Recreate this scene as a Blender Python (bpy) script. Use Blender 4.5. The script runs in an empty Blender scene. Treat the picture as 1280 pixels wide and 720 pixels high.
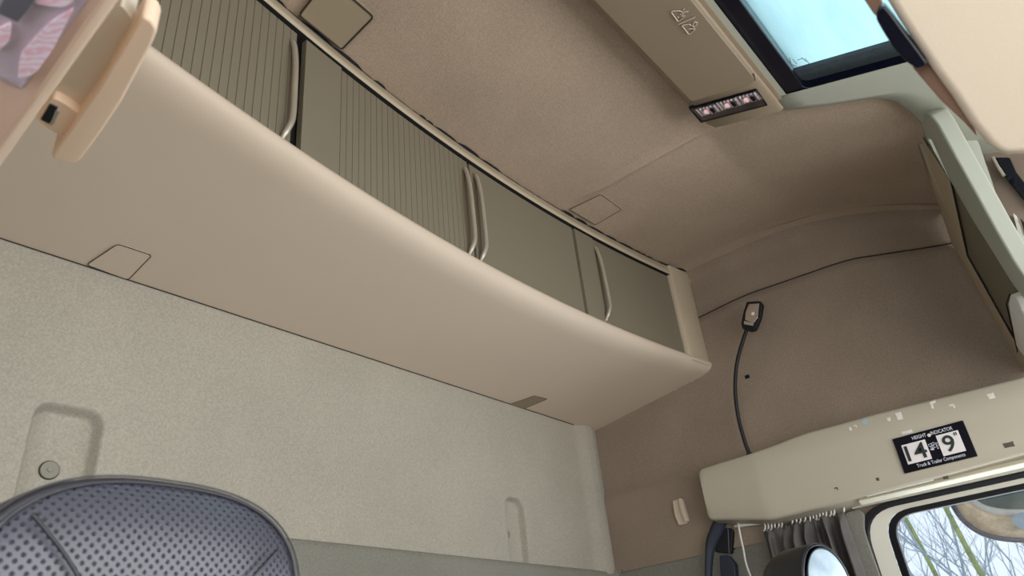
import bpy, math, random
from mathutils import Vector, noise
random.seed(7)
col = bpy.context.scene.collection
sc = bpy.context.scene
# ---------------------------------------------------------------- camera frame
# cab axes seen from the camera (image right, image down, forward)
F = 920.0
AX = Vector((858, 425, F)).normalized()
AZ = Vector((-175, -1614, F)); AZ = (AZ - AX*AZ.dot(AX)).normalized()
AY = AZ.cross(AX)
S = 1.25          # metres per layout unit
H = 1.19          # eye height above the cab floor
def W(p): return Vector((p[0]*S, p[1]*S, p[2]*S + H))
def ray(u, v):
    d = Vector((u-640, v-360, F)) / F
    return Vector((d.dot(AX), d.dot(AY), d.dot(AZ)))
def onx(u, v, x): r = ray(u, v); return r*(x/r.x)
def ony(u, v, y): r = ray(u, v); return r*(y/r.y)
def onz(u, v, z): r = ray(u, v); return r*(z/r.z)
def onp(u, v, p, n): r = ray(u, v); return r*(Vector(n).dot(Vector(p))/r.dot(Vector(n)))
# ---------------------------------------------------------------- materials
def srgb(c):
    return tuple(((x/255)/12.92 if x/255 <= .04045 else ((x/255+.055)/1.055)**2.4) for x in c) + (1,)
def mat(name, c, rough=.6, var=0.0, vscale=4, bump=0.0, bscale=300, metal=0, spec=.4, c2=None, sheen=0, coat=0):
    m = bpy.data.materials.new(name); m.use_nodes = True
    nt = m.node_tree; b = nt.nodes['Principled BSDF']
    b.inputs['Roughness'].default_value = rough
    b.inputs['Metallic'].default_value = metal
    b.inputs['Specular IOR Level'].default_value = spec
    b.inputs['Sheen Weight'].default_value = sheen
    b.inputs['Coat Weight'].default_value = coat
    tc = nt.nodes.new('ShaderNodeTexCoord')
    base = srgb(c)
    n = nt.nodes.new('ShaderNodeTexNoise'); n.inputs['Scale'].default_value = vscale; n.inputs['Detail'].default_value = 6
    nt.links.new(tc.outputs['Object'], n.inputs['Vector'])
    r = nt.nodes.new('ShaderNodeValToRGB')
    r.color_ramp.elements[0].position = .35; r.color_ramp.elements[1].position = .65
    d = srgb(c2) if c2 else tuple(x*(1-var) for x in base[:3]) + (1,)
    r.color_ramp.elements[0].color = d; r.color_ramp.elements[1].color = base
    nt.links.new(n.outputs['Fac'], r.inputs['Fac'])
    last = r.outputs['Color']
    if bump:
        f = nt.nodes.new('ShaderNodeTexNoise'); f.inputs['Scale'].default_value = bscale; f.inputs['Detail'].default_value = 3
        nt.links.new(tc.outputs['Object'], f.inputs['Vector'])
        bp = nt.nodes.new('ShaderNodeBump'); bp.inputs['Strength'].default_value = bump; bp.inputs['Distance'].default_value = .002
        nt.links.new(f.outputs['Fac'], bp.inputs['Height']); nt.links.new(bp.outputs['Normal'], b.inputs['Normal'])
        if bump >= .3:   # fibres also vary in colour
            mr = nt.nodes.new('ShaderNodeMapRange'); mr.inputs['From Min'].default_value = .3; mr.inputs['From Max'].default_value = .7
            mr.inputs['To Min'].default_value = .86; mr.inputs['To Max'].default_value = 1.1
            nt.links.new(f.outputs['Fac'], mr.inputs['Value'])
            mx = nt.nodes.new('ShaderNodeMix'); mx.data_type = 'RGBA'; mx.blend_type = 'MULTIPLY'; mx.inputs['Factor'].default_value = 1
            nt.links.new(last, mx.inputs['A']); nt.links.new(mr.outputs['Result'], mx.inputs['B'])
            last = mx.outputs['Result']
    nt.links.new(last, b.inputs['Base Color'])
    return m
M = {}
M['fab_rear'] = mat('beige_felt', (168, 162, 148), .95, .07, 5, .5, 260, spec=.15, sheen=.1)
M['fab_side'] = mat('brown_beige_felt', (148, 132, 116), .95, .12, 6, .5, 260, spec=.15, sheen=.1)
M['fab_ceil'] = mat('taupe_felt', (174, 154, 134), .95, .10, 5, .5, 260, spec=.15, sheen=.1)
M['lowfab'] = mat('grey_felt', (136, 134, 124), .95, .08, 5, .4, 260, spec=.15)
M['plas'] = mat('beige_plastic', (204, 187, 168), .55, .03, 3, .08, 500)
M['plas_grey'] = mat('grey_beige_plastic', (170, 172, 158), .55, .03, 3, .08, 500)
M['trimedge'] = mat('beige_vinyl_trim', (184, 170, 146), .5, .05, 8, .08, 400)
M['door'] = mat('olive_laminate', (122, 114, 97), .45, .05, 2, .04, 400)
M['console'] = mat('taupe_plastic', (142, 126, 105), .5, .03, 3, .08, 500)
M['header'] = mat('cream_plastic', (188, 179, 160), .5, .03, 3, .05, 500)
M['visor'] = mat('visor_vinyl', (222, 205, 182), .7, .02, 3, .1, 300)
M['near'] = mat('light_beige_plastic', (240, 214, 188), .5, .03, 3, .05, 300)
M['black'] = mat('black_rubber', (14, 15, 20), .55, .1)
M['gloss'] = mat('black_gloss_plastic', (10, 12, 26), .2, .1)
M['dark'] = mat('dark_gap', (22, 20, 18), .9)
M['silver'] = mat('brushed_silver', (196, 188, 172), .4, .05, 30, metal=.6)
M['doorshade'] = mat('olive_recess_shade', (104, 90, 74), .6, .03)  # darker olive paints the shade in the handle recesses
M['cover'] = mat('taupe_cover', (158, 143, 120), .5, .03, 3, .08, 500)
M['rosy_reflection'] = mat('painted_lens_reflection', (246, 226, 230), .25, 0, 40, spec=.6)  # pink streaks paint the red reflection in the clear lens
_nt = M['rosy_reflection'].node_tree; _w = _nt.nodes.new('ShaderNodeTexWave'); _w.inputs['Scale'].default_value = 70; _w.inputs['Distortion'].default_value = 9
_w.bands_direction = 'DIAGONAL'; _c = _nt.nodes.new('ShaderNodeTexCoord'); _r = _nt.nodes.new('ShaderNodeValToRGB')
_nt.links.new(_c.outputs['Object'], _w.inputs['Vector']); _nt.links.new(_w.outputs['Fac'], _r.inputs['Fac'])
_r.color_ramp.elements[0].color = srgb((244, 196, 204)); _r.color_ramp.elements[0].position = .15; _r.color_ramp.elements[1].color = srgb((246, 232, 238)); _r.color_ramp.elements[1].position = .6
_nt.links.new(_r.outputs['Color'], _nt.nodes['Principled BSDF'].inputs['Base Color'])
M['ribs'] = mat('ribbed_reflector', (216, 208, 202), .3, .25, 200, .3, 200, metal=.5)
M['rosy'] = mat('ribbed_rosy_lens', (250, 168, 168), .3, .0, 40, .3, 120, c2=(240, 232, 230), metal=.0)
M['chrome'] = mat('chrome', (225, 222, 220), .12, .02, metal=1)
M['pinkchrome'] = mat('rosy_reflector', (240, 190, 180), .22, 0, 90, .6, 160, metal=1, c2=(150, 90, 85))
M['leather'] = mat('charcoal_leather', (48, 48, 56), .36, .1, 20, .25, 180, spec=.6)
M['leather2'] = mat('black_leather', (24, 29, 35), .35, .1, 20, .2, 120, spec=.6)
M['thread'] = mat('grey_thread', (92, 94, 104), .5, .05)
M['paleglare'] = mat('pale_blue_glare', (200, 216, 230), .7, 0, 22, .2, 200, c2=(160, 182, 200))  # pale blue colour paints windscreen glare on the headrest leather
M['curtain'] = mat('charcoal_curtain', (92, 87, 84), .8, .15, 20, .2, 500)
M['web'] = mat('seatbelt_webbing', (40, 46, 60), .6, .1, 30, .3, 500)
M['white'] = mat('white_plastic', (225, 222, 215), .4, .04)
M['paper'] = mat('white_card', (238, 230, 228), .6, .02)
M['cream'] = mat('cream_strip', (226, 220, 200), .4, .05, 30)
M['tape'] = mat('torn_tape', (232, 224, 214), .6, .15, 90)
M['tape_dark'] = mat('dark_tape', (92, 84, 76), .6, .3, 120)
M['print'] = mat('print_white', (206, 208, 216), .6)
M['printdark'] = mat('print_dark', (44, 46, 48), .6)
M['icon'] = mat('icon_print', (196, 184, 170), .7)
M['stitch'] = mat('seam_line', (58, 50, 44), .9)
M['brown'] = mat('shaded_visor_side', (150, 116, 96), .6, .08, 8, .1, 300)  # brown stands for the shaded side of the beige visor
M['moss'] = mat('mossy_bark', (172, 182, 116), .9, 0, 6, .4, 60, c2=(128, 138, 98))
M['bark'] = mat('grey_bark', (168, 180, 190), .9, .2, 20, .3, 60)
M['ground'] = mat('pale_gravel_ground', (186, 182, 172), .9, .15, 3)
M['housing'] = mat('tan_mirror_shell', (240, 218, 186), .6, 0, 40, .3, 90, c2=(220, 196, 164))
M['mirrorglass'] = mat('mirror_glass', (150, 176, 178), .1, 0, 9, metal=.7, c2=(110, 140, 150))
M['plug'] = mat('grey_plug', (136, 132, 118), .6)
M['frame'] = mat('pale_door_paint', (214, 210, 196), .4, .02)
M['floor'] = mat('beige_floor', (150, 138, 120), .8, .1, 8)
def glass(name, tint=(1, 1, 1), gl=.06, rough=0):
    m = bpy.data.materials.new(name); m.use_nodes = True; nt = m.node_tree; nt.nodes.clear()
    o = nt.nodes.new('ShaderNodeOutputMaterial'); mx = nt.nodes.new('ShaderNodeMixShader')
    t = nt.nodes.new('ShaderNodeBsdfTransparent'); t.inputs['Color'].default_value = (*tint, 1)
    g = nt.nodes.new('ShaderNodeBsdfGlossy'); g.inputs['Roughness'].default_value = rough
    mx.inputs[0].default_value = gl
    nt.links.new(t.outputs[0], mx.inputs[1]); nt.links.new(g.outputs[0], mx.inputs[2]); nt.links.new(mx.outputs[0], o.inputs[0])
    return m
M['glass'] = glass('window_glass', (.96, .98, 1))
M['lens'] = glass('clear_lens', (.97, .95, .98), .16, .12)
# frosted insect screen of the roof hatch: translucent, lets daylight through
def screen():
    m = bpy.data.materials.new('roof_glass'); m.use_nodes = True; nt = m.node_tree; nt.nodes.clear()
    o = nt.nodes.new('ShaderNodeOutputMaterial'); mx = nt.nodes.new('ShaderNodeMixShader')
    t = nt.nodes.new('ShaderNodeBsdfTransparent'); t.inputs['Color'].default_value = (.27, .34, .35, 1)
    d = nt.nodes.new('ShaderNodeBsdfTranslucent')
    tc = nt.nodes.new('ShaderNodeTexCoord'); mp = nt.nodes.new('ShaderNodeMapping'); mp.inputs['Scale'].default_value = (4, 30, 4)
    mp.inputs['Rotation'].default_value = (0, 0, math.radians(70))
    n = nt.nodes.new('ShaderNodeTexNoise'); n.inputs['Scale'].default_value = 2
    r = nt.nodes.new('ShaderNodeValToRGB'); r.color_ramp.elements[0].color = (.40, .50, .53, 1); r.color_ramp.elements[1].color = (.52, .62, .62, 1)
    nt.links.new(tc.outputs['Object'], mp.inputs[0]); nt.links.new(mp.outputs[0], n.inputs['Vector']); nt.links.new(n.outputs['Fac'], r.inputs[0])
    nt.links.new(r.outputs[0], d.inputs['Color'])
    mx.inputs[0].default_value = .55
    nt.links.new(t.outputs[0], mx.inputs[1]); nt.links.new(d.outputs[0], mx.inputs[2]); nt.links.new(mx.outputs[0], o.inputs[0])
    return m
M['screen'] = screen()
def perforated():
    m = mat('perforated_leather', (70, 71, 82), .34, .08, 12, spec=.65)
    nt = m.node_tree; b = nt.nodes['Principled BSDF']
    tc = nt.nodes.new('ShaderNodeTexCoord'); sp = nt.nodes.new('ShaderNodeSeparateXYZ'); nt.links.new(tc.outputs['Object'], sp.inputs[0])
    def mth(op, a, bb=None):
        n = nt.nodes.new('ShaderNodeMath'); n.operation = op
        for i, v in enumerate((a, bb)):
            if v is None: continue
            if isinstance(v, (int, float)): n.inputs[i].default_value = v
            else: nt.links.new(v, n.inputs[i])
        return n.outputs[0]
    k = math.pi/.0062
    a1 = mth('SINE', mth('MULTIPLY', mth('ADD', sp.outputs['X'], sp.outputs['Z']), k*.72))
    a2 = mth('SINE', mth('MULTIPLY', mth('SUBTRACT', sp.outputs['X'], sp.outputs['Z']), k*.72))
    h = mth('ABSOLUTE', mth('MULTIPLY', a1, a2))
    hole = mth('GREATER_THAN', h, .84)
    mx = nt.nodes.new('ShaderNodeMix'); mx.data_type = 'RGBA'
    src = b.inputs['Base Color'].links[0].from_socket
    nt.links.new(hole, mx.inputs['Factor']); nt.links.new(src, mx.inputs['A']); mx.inputs['B'].default_value = srgb((26, 26, 34))
    nt.links.new(mx.outputs['Result'], b.inputs['Base Color'])
    bp = nt.nodes.new('ShaderNodeBump'); bp.invert = True; bp.inputs['Strength'].default_value = .9; bp.inputs['Distance'].default_value = .0016
    nt.links.new(mth('MULTIPLY', mth('MAXIMUM', mth('SUBTRACT', h, .6), 0), 2.5), bp.inputs['Height']); nt.links.new(bp.outputs['Normal'], b.inputs['Normal'])
    return m
M['perf'] = perforated()
# ---------------------------------------------------------------- object helpers
WL = {}
def thing(name, label, cat, base, group=None):
    o = bpy.data.objects.new(name, None); col.objects.link(o); o.empty_display_size = .05
    o.location = W(base); WL[o.name] = o.location.copy()
    tag(o, label, cat, group); return o
def tag(o, label, cat, group=None):
    o['label'] = label; o['category'] = cat
    if group: o['group'] = group
    return o
def mesh(name, verts, faces, m, parent=None, smooth=False, bevel=0, kind=None, label=None, seg=2, sub=0):
    ws = [W(v) for v in verts]
    c = sum(ws, Vector())/len(ws)
    me = bpy.data.meshes.new(name); me.from_pydata([w-c for w in ws], [], faces); me.validate()
    import bmesh
    bm = bmesh.new(); bm.from_mesh(me); bmesh.ops.remove_doubles(bm, verts=bm.verts, dist=1e-6)
    bmesh.ops.recalc_face_normals(bm, faces=bm.faces); bm.to_mesh(me); bm.free()
    me.materials.append(m)
    o = bpy.data.objects.new(name, me); col.objects.link(o)
    WL[o.name] = c
    if parent is not None: o.parent = parent; o.location = c - WL[parent.name]
    else: o.location = c
    if smooth:
        for p in me.polygons: p.use_smooth = True
    if bevel:
        b = o.modifiers.new('bevel', 'BEVEL'); b.width = bevel*S; b.segments = seg; b.limit_method = 'ANGLE'; b.angle_limit = math.radians(40)
        for p in me.polygons: p.use_smooth = True
        b.harden_normals = True
    if sub:
        s = o.modifiers.new('sub', 'SUBSURF'); s.levels = sub; s.render_levels = sub
    if kind: o['kind'] = kind
    if label: o['label'] = label
    return o
class MB:
    def __init__(s): s.v = []; s.f = []
    def add(s, v, f):
        n = len(s.v); s.v += [Vector(p) for p in v]; s.f += [tuple(i+n for i in q) for q in f]; return s
    def prism(s, poly, vec):
        n = len(poly); poly = [Vector(p) for p in poly]; vec = Vector(vec)
        return s.add(poly + [p+vec for p in poly], [tuple(range(n)), tuple(range(2*n-1, n-1, -1))] + [(i, (i+1) % n, n+(i+1) % n, n+i) for i in range(n)])
    def box(s, a, b):
        x0, y0, z0 = a; x1, y1, z1 = b
        return s.prism([(x0, y0, z0), (x1, y0, z0), (x1, y1, z0), (x0, y1, z0)], (0, 0, z1-z0))
    def tube(s, path, r, n=8, closed=False):
        path = [Vector(p) for p in path]; rs = r if isinstance(r, (list, tuple)) else [r]*len(path)
        vs = []; L = len(path); up = Vector((.13, .27, .95)); prev = None
        for i, p in enumerate(path):
            a = path[(i-1) % L] if (i or closed) else p; b = path[(i+1) % L] if (i < L-1 or closed) else p
            t = (b-a).normalized()
            if prev is None: u = t.cross(up).normalized()
            else: u = (prev - t*prev.dot(t)).normalized()
            prev = u; w = t.cross(u)
            vs += [p + (u*math.cos(2*math.pi*k/n) + w*math.sin(2*math.pi*k/n))*rs[i] for k in range(n)]
        fs = []
        for i in range(L if closed else L-1):
            j = (i+1) % L
            fs += [(i*n+k, i*n+(k+1) % n, j*n+(k+1) % n, j*n+k) for k in range(n)]
        if not closed: fs += [tuple(range(n)), tuple(range((L-1)*n, L*n))]
        return s.add(vs, fs)
    def grid(s, rows):
        nr = len(rows); nc = len(rows[0])
        return s.add([p for r in rows for p in r], [(i*nc+j, i*nc+j+1, (i+1)*nc+j+1, (i+1)*nc+j) for i in range(nr-1) for j in range(nc-1)])
    def ellipsoid(s, c, r, n=16, m=10):
        c = Vector(c); vs = []
        for i in range(m+1):
            a = math.pi*i/m
            for k in range(n):
                b = 2*math.pi*k/n
                vs.append(c + Vector((r[0]*math.sin(a)*math.cos(b), r[1]*math.sin(a)*math.sin(b), r[2]*math.cos(a))))
        return s.add(vs, [(i*n+k, i*n+(k+1) % n, (i+1)*n+(k+1) % n, (i+1)*n+k) for i in range(m) for k in range(n)])
    def go(s, name, m, parent=None, **k): return mesh(name, s.v, s.f, m, parent, **k)
def rnd(pts, r, n=5):
    """round the corners of a closed 3-D polygon; r may be a list"""
    pts = [Vector(p) for p in pts]; L = len(pts); out = []
    for i, p in enumerate(pts):
        rr = r[i] if isinstance(r, (list, tuple)) else r
        if rr <= 0: out.append(p); continue
        a = pts[i-1]-p; b = pts[(i+1) % L]-p
        q = min(rr, a.length*.45, b.length*.45)
        A = p + a.normalized()*q; B = p + b.normalized()*q
        for k in range(n+1):
            t = k/n; out.append(A*(1-t)**2 + p*2*t*(1-t) + B*t*t)
    return out
def spline(pts, n=8):
    pts = [Vector(p) for p in pts]; P = [pts[0]] + pts + [pts[-1]]; out = []
    for i in range(1, len(P)-2):
        for k in range(n):
            t = k/n; a, b, c, d = P[i-1], P[i], P[i+1], P[i+2]
            out.append(.5*((2*b) + (c-a)*t + (2*a-5*b+4*c-d)*t*t + (3*b-a-3*c+d)*t**3))
    return out + [pts[-1]]
def lerp(a, b, t): return a + (b-a)*t
def tab(x, T):
    if x <= T[0][0]: return T[0][1]
    for (a, va), (b, vb) in zip(T, T[1:]):
        if x <= b: return lerp(va, vb, (x-a)/(b-a))
    return T[-1][1]
def ss(a, b, x):
    t = max(0, min(1, (x-a)/(b-a))); return t*t*(3-2*t)
def frange(a, b, n): return [a + (b-a)*i/n for i in range(n+1)]
def text(s, origin, xd, yd, size, m, parent, name, width=None, thick=.0006, label=None):
    """lettering laid in a plane; origin = left end of the baseline; size = cap height (layout units)"""
    cu = bpy.data.curves.new(name, 'FONT'); cu.body = s; cu.size = 1; cu.extrude = 0; cu.offset = .012; cu.resolution_u = 3
    t = bpy.data.objects.new('tmp', cu); col.objects.link(t)
    dg = bpy.context.evaluated_depsgraph_get(); me = bpy.data.meshes.new_from_object(t.evaluated_get(dg))
    bpy.data.objects.remove(t); 
    xs = [v.co.x for v in me.vertices]; k = size/.72
    kx = k if width is None else width/(max(xs)-min(xs))
    x0 = min(xs); xd = Vector(xd); yd = Vector(yd); nn = xd.cross(yd).normalized(); O = Vector(origin)
    vs = [O + xd*(v.co.x-x0)*kx + yd*v.co.y*k + nn*thick for v in me.vertices]
    fs = [tuple(p.vertices) for p in me.polygons]
    return mesh(name, vs, fs, m, parent, label=label)

# ---------------------------------------------------------------- shell geometry
XW = 1.6; YR = 1.0; YF = -.70; XL = -.55; ZFL = -H/S; ZC = .922; YK = .355; SL = .33
def zc(y): return ZC if y > YK else ZC - SL*(YK-y)
ZFT = [(-.7, .48)] + [(.0+.02*k, .922-.16*(max(0, 1-(.02*k)/.47))**2.0) for k in range(26)] + [(1.05, .922)]
def zf(y): return tab(y, ZFT)
def zl(x, y):
    if x <= 1.12: z = zc(y)
    else: z = lerp(zc(y), zf(y), ((x-1.12)/(XW-1.12))**1.3)
    if y > .30: z -= .009*math.exp(-((x-1.118)/.009)**2)*ss(.30, .36, y)*(1-ss(.58, .68, y))
    return z
def onroof(u, v, dz=0):
    r = ray(u, v); t = .3
    while t < 4:
        p = r*t
        if p.z > zl(p.x, p.y)+dz: break
        t += .002
    return r*t
RFP = (1.0, 0, zc(0)); RFN = (0, -SL, 1)
def onrf(u, v, dz=0): return onp(u, v, (1.0, 0, zc(0)+dz), RFN)
def lip(x): return .694 - .125*(x-.95)**2
# edge of the roof felt at the front
ribpx = [(975, 132), (1020, 124), (1060, 118), (1085, 113), (1102, 113), (1118, 118), (1137, 133), (1150, 146)]
rib = [onroof(*p) for p in ribpx]
YB = [(XL, .20), (rib[0].x-.001, rib[0].y)] + sorted([(p.x, p.y) for p in rib])
xe, ye = YB[-1]
YB += [(XW, .062)]
YB = sorted(YB)
def yb(x): return tab(x, YB)
def ytop(x): return lip(x) + .012 if x < 1.5 else lip(x)+.012-.012*(x-1.5)/.1
# rear wall with its two pressed-in pockets
def pocket(x, z, x0, x1, z1, d, soft, rk=.45):
    cx = (x0+x1)/2; hw = (x1-x0)/2; r = min(hw*.98, hw*rk)
    dx = abs(x-cx); q = hw
    if z > z1 - r:
        h = (z-(z1-r)); 
        inner = hw-r
        dist = math.hypot(max(0, dx-inner), h) - r
    else: dist = dx - hw
    return d*(1-ss(-soft, soft, dist))
PK = (.305, .384, .389, 1.207, 1.266, .380)
def yrear(x, z):
    sl = .03*(z-.34)
    y = YR + pocket(x, z, PK[0], PK[1], PK[2], .022, .0045) + pocket(x, z, PK[3], PK[4], PK[5], .018, .0035, .7)
    y -= .012*ss(1.50, 1.545, x) ; y += .010*ss(1.56, 1.598, x)
    return y
xs = frange(XL, .24, 16)[:-1] + frange(.24, .29, 8)[:-1] + frange(.29, .42, 80)[:-1] + frange(.42, 1.16, 20)[:-1] + frange(1.16, 1.29, 80)[:-1] + frange(1.29, 1.48, 8)[:-1] + frange(1.48, 1.602, 20)
zs = frange(.236, .40, 84)[:-1] + frange(.40, .62, 10)
b = MB(); b.grid([[(x, yrear(x, z), z) for x in xs] for z in zs])
b.go('wall_rear', M['fab_rear'], smooth=True, kind='structure')
b = MB(); b.grid([[(x, YR, z) for x in (XL, XW)] for z in (.6, .95)]); b.go('wall_rear', M['fab_rear'], kind='structure')
# lower grey panel of the rear wall, its top edge dips to the right
def zlow(x): return .2475 + .002*math.sin(x*3) + .010*ss(1.52, 1.6, x)
rows = []
for (dy, dz) in ((0.0, .004), (-.010, .0), (-.013, -.012), (-.012, -.2), (-.012, ZFL-.25)):
    rows.append([(x, YR+dy, (zlow(x)+dz) if dz > -.5 else ZFL) for x in frange(XL, XW, 60)])
b = MB(); b.grid(rows); b.go('trim_1', M['lowfab'], smooth=True, kind='structure')
# side wall
def zseam(y): return tab(y, [(-.7, .50), (.06, .728), (.08, .731), (.277, .786), (.523, .801), (.644, .792), (1, .78)])
def xside(y, z):
    x = XW
    x -= .010*ss(.44, .415, z)*ss(.5, .7, y)          # lower half stands proud
    x -= .008*ss(.006, -.02, z-zseam(y)) 
    return x
def side_rows(ys, z0):
    rows = []
    for y in ys:
        zt = zf(y)-.045; col_ = []
        zz = [z0 + (zt-z0)*k/60 for k in range(61)]
        s_ = zseam(y); zz = sorted(zz + [s_-.02, s_-.012, s_-.006, s_, s_+.006])
        zz = [z for z in zz if z <= zt]
        while len(zz) < 66: zz.append(zt)
        for z in zz: col_.append((xside(y, z), y, z))
        for k in range(1, 7):
            a = k/6*math.pi/2
            col_.append((XW-.045*(1-math.cos(a)), y, zt+.045*math.sin(a)))
        rows.append(col_)
    return rows
def zlow2(y): return .248
b = MB(); b.grid(side_rows(frange(.06, 1.0, 60), .245)); b.go('wall_right', M['fab_side'], smooth=True, kind='structure')
b = MB(); b.grid(side_rows(frange(YF, .06, 14), .262)); b.go('wall_right', M['console'], smooth=True, kind='structure')
# lower grey side wall behind the door
b = MB(); b.grid([[(XW-.004, y, z) for y in frange(.43, 1.0, 20)] for z in (.252, .246)] + [[(XW-.016, y, z) for y in frange(.43, 1.0, 20)] for z in (.242, .1, ZFL)])
b.go('trim_2', M['lowfab'], smooth=True, kind='structure')
# ceiling: felt part
xs = frange(XL, 1.08, 30)[:-1] + frange(1.08, 1.15, 22)[:-1] + frange(1.15, XW-.045, 30)
def zroof(x, y):
    z = zl(x, y)
    return z
rows = [[(x, lerp(yb(x), ytop(x)+.02, k/50), zroof(x, lerp(yb(x), ytop(x)+.02, k/50))) for k in range(51)] for x in xs]
# meet the rounded top of the side wall
rows.append([(XW-.0225, p[1], (zf(p[1])-.006)) for p in rows[-1]])
b = MB(); b.grid(rows); b.go('ceiling', M['fab_ceil'], smooth=True, kind='structure')
# hidden roof behind the cabinet
b = MB(); b.grid([[(x, y, ZC+.03) for x in (XL, XW)] for y in (.4, YR)]); b.go('ceiling', M['fab_ceil'], kind='structure')
# ceiling: moulded plastic surround of the roof hatch, in front of the felt
SK = [onrf(932, 0), onrf(998, 100)]
SKX1 = onrf(1000, 106).x; SKX0 = .62; SKY1 = (onrf(932, 0).y + onrf(998, 100).y)/2 + .0; SKY0 = -.24
LOW = -.016
def strip(x0, x1, ya, ybf, n=10, m=12):
    bb = MB()
    for k in range(2):
        pass
    rows = []
    for i in range(n+1):
        x = lerp(x0, x1, i/n); y1 = ybf(x) if callable(ybf) else ybf; y0 = ya(x) if callable(ya) else ya
        r = [(x, lerp(y0, y1, j/m), zl(x, lerp(y0, y1, j/m))+LOW) for j in range(m+1)]
        if callable(ybf): r += [(x, y1+.001, zl(x, y1)+LOW+.004), (x, y1+.0015, zl(x, y1)+.004)]
        rows.append(r)
    bb.grid(rows); return bb
FX0 = SKX0-.03; FX1 = SKX1+.005; FY1 = onrf(975, 113).y; FY0 = SKY0-.03
for n_, bb in enumerate([strip(XL, FX0, YF, yb, 10, 14), strip(FX0, FX1, FY1-.008, yb, 12, 4), strip(FX0, FX1, YF, FY0+.01, 6, 6), strip(FX1-.01, XW-.02, YF, yb, 36, 20)]):
    bb.go('ceiling', M['plas_grey'], smooth=True, kind='structure')
# ---------------------------------------------------------------- roof hatch = window_1
def rfp(x, y, dz=0): return Vector((x, y, zc(y)+dz)) if y < YK else Vector((x, y, ZC+dz))
def rf(x, y, dz=0): return Vector((x, y, ZC - SL*(YK-y) + dz))
fr = thing('window_1', 'roof', 'window', rf((FX0+FX1)/2, (FY0+FY1)/2)); del fr['label'], fr['category']; fr['kind'] = 'structure'
def ring(outer, inner, vec):
    n = len(outer); bb = MB(); vec = Vector(vec); O = [Vector(p) for p in outer]; I = [Vector(p) for p in inner]
    bb.add(O+I+[p+vec for p in O]+[p+vec for p in I],
        [(i, (i+1) % n, n+(i+1) % n, n+i) for i in range(n)] + [(2*n+i, 2*n+(i+1) % n, 3*n+(i+1) % n, 3*n+i) for i in range(n)] +
        [(i, (i+1) % n, 2*n+(i+1) % n, 2*n+i) for i in range(n)] + [(n+i, n+(i+1) % n, 3*n+(i+1) % n, 3*n+i) for i in range(n)])
    return bb
def rfrect(x0, x1, y0, y1, dz, r=.015): return rnd([rf(x0, y0, dz), rf(x1, y0, dz), rf(x1, y1, dz), rf(x0, y1, dz)], r, 4)
ring(rfrect(FX0, FX1, FY0, FY1, -.014), rfrect(SKX0, SKX1, SKY0, SKY1, -.014), (0, 0, .04)).go('frame', M['gloss'], fr, bevel=.002)
MB().prism([rf(SKX1-.034, SKY0, .004), rf(SKX1, SKY0, .004), rf(SKX1, SKY1, .004), rf(SKX1-.034, SKY1, .004)], (0, 0, .008)).go('shade_edge', mat('grey_mesh', (56, 66, 72), .9, .2, 60, .4, 300), fr)
MB().prism(rfrect(SKX0, SKX1, SKY0, SKY1, .016, .004), (0, 0, .004)).go('pane', M['screen'], fr)
# torn threads of the hatch screen
b = MB()
for (a, c) in [((983, 72), (986, 84)), ((987, 72), (990, 85)), ((991, 74), (996, 80)), ((1002, 72), (1008, 77)), ((1006, 73), (1015, 84)), ((997, 75), (1003, 73)), ((988, 80), (996, 83))]:
    b.tube([onrf(*a, dz=.012), onrf(*c, dz=.012)], .0005, 5)
b.go('torn_thread', M['tape_dark'], fr)
# dark glazing bead just inside the felt edge
# ---------------------------------------------------------------- roof console with reading lights
CP = lambda u, v, dz=-.042: onrf(u, v, dz)
con = thing('roof_console', 'long taupe roof console beside the roof hatch with three reading lights at its end', 'console', rf(.9, .27, 0))
c1 = CP(858, 138); c2 = CP(944, 98); c3 = CP(955, 152); 
y_l = (CP(730, 0).y + CP(860, 136).y)/2; y_r = CP(964, 118).y
cx1 = (CP(884, 160).x + CP(971, 136).x)/2
def cpl(x, y, dz=-.042): return rf(x, y, dz)
yc = CP(944, 98).y; cx1 = (CP(889, 163).x + CP(973, 140).x)/2
def csec(x, k=0): return [rf(x, y_l-k, .02), rf(x, y_l-k, -.030), rf(x, y_l-k-.012, -.042), rf(x, yc+.004, -.042), rf(x, yc-.006, -.038), rf(x, FY1+.012, -.018), rf(x, FY1-.001, -.016), rf(x, FY1-.001, .02)]
MB().prism(csec(.2), (cx1-.2, 0, 0)).go('housing', M['console'], con, bevel=.004, seg=4)
cv = (CP(850, 132).x+CP(944, 100).x)/2
cpoly = rnd([cpl(.25, y_l-.014, -.045), cpl(cv, y_l-.014, -.045), cpl(cv, yc, -.045), cpl(.25, yc, -.045)], [0, .004, .02, 0], 5)
MB().prism(cpoly, (0, 0, .01)).go('cover', M['console'], con, bevel=.0015)
MB().tube([cpl(cv+.001, y_l-.012, -.042), cpl(cv+.001, yc+.018, -.042), cpl(cv-.006, yc+.002, -.042), cpl(cv-.02, yc-.002, -.040)], .0012, 6).go('cover_gap', M['stitch'], con)
L = [CP(*p, dz=-.045) for p in ((861, 136), (946, 112), (960, 132), (876, 154))]
lm = MB().prism(rnd(L, .002, 2), (0, 0, .006)).go('lamp_bezel', M['gloss'], con, bevel=.0008)
L2 = [CP(*p, dz=-.0505) for p in ((864, 137), (945, 114), (957, 131), (878, 151))]
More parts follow.
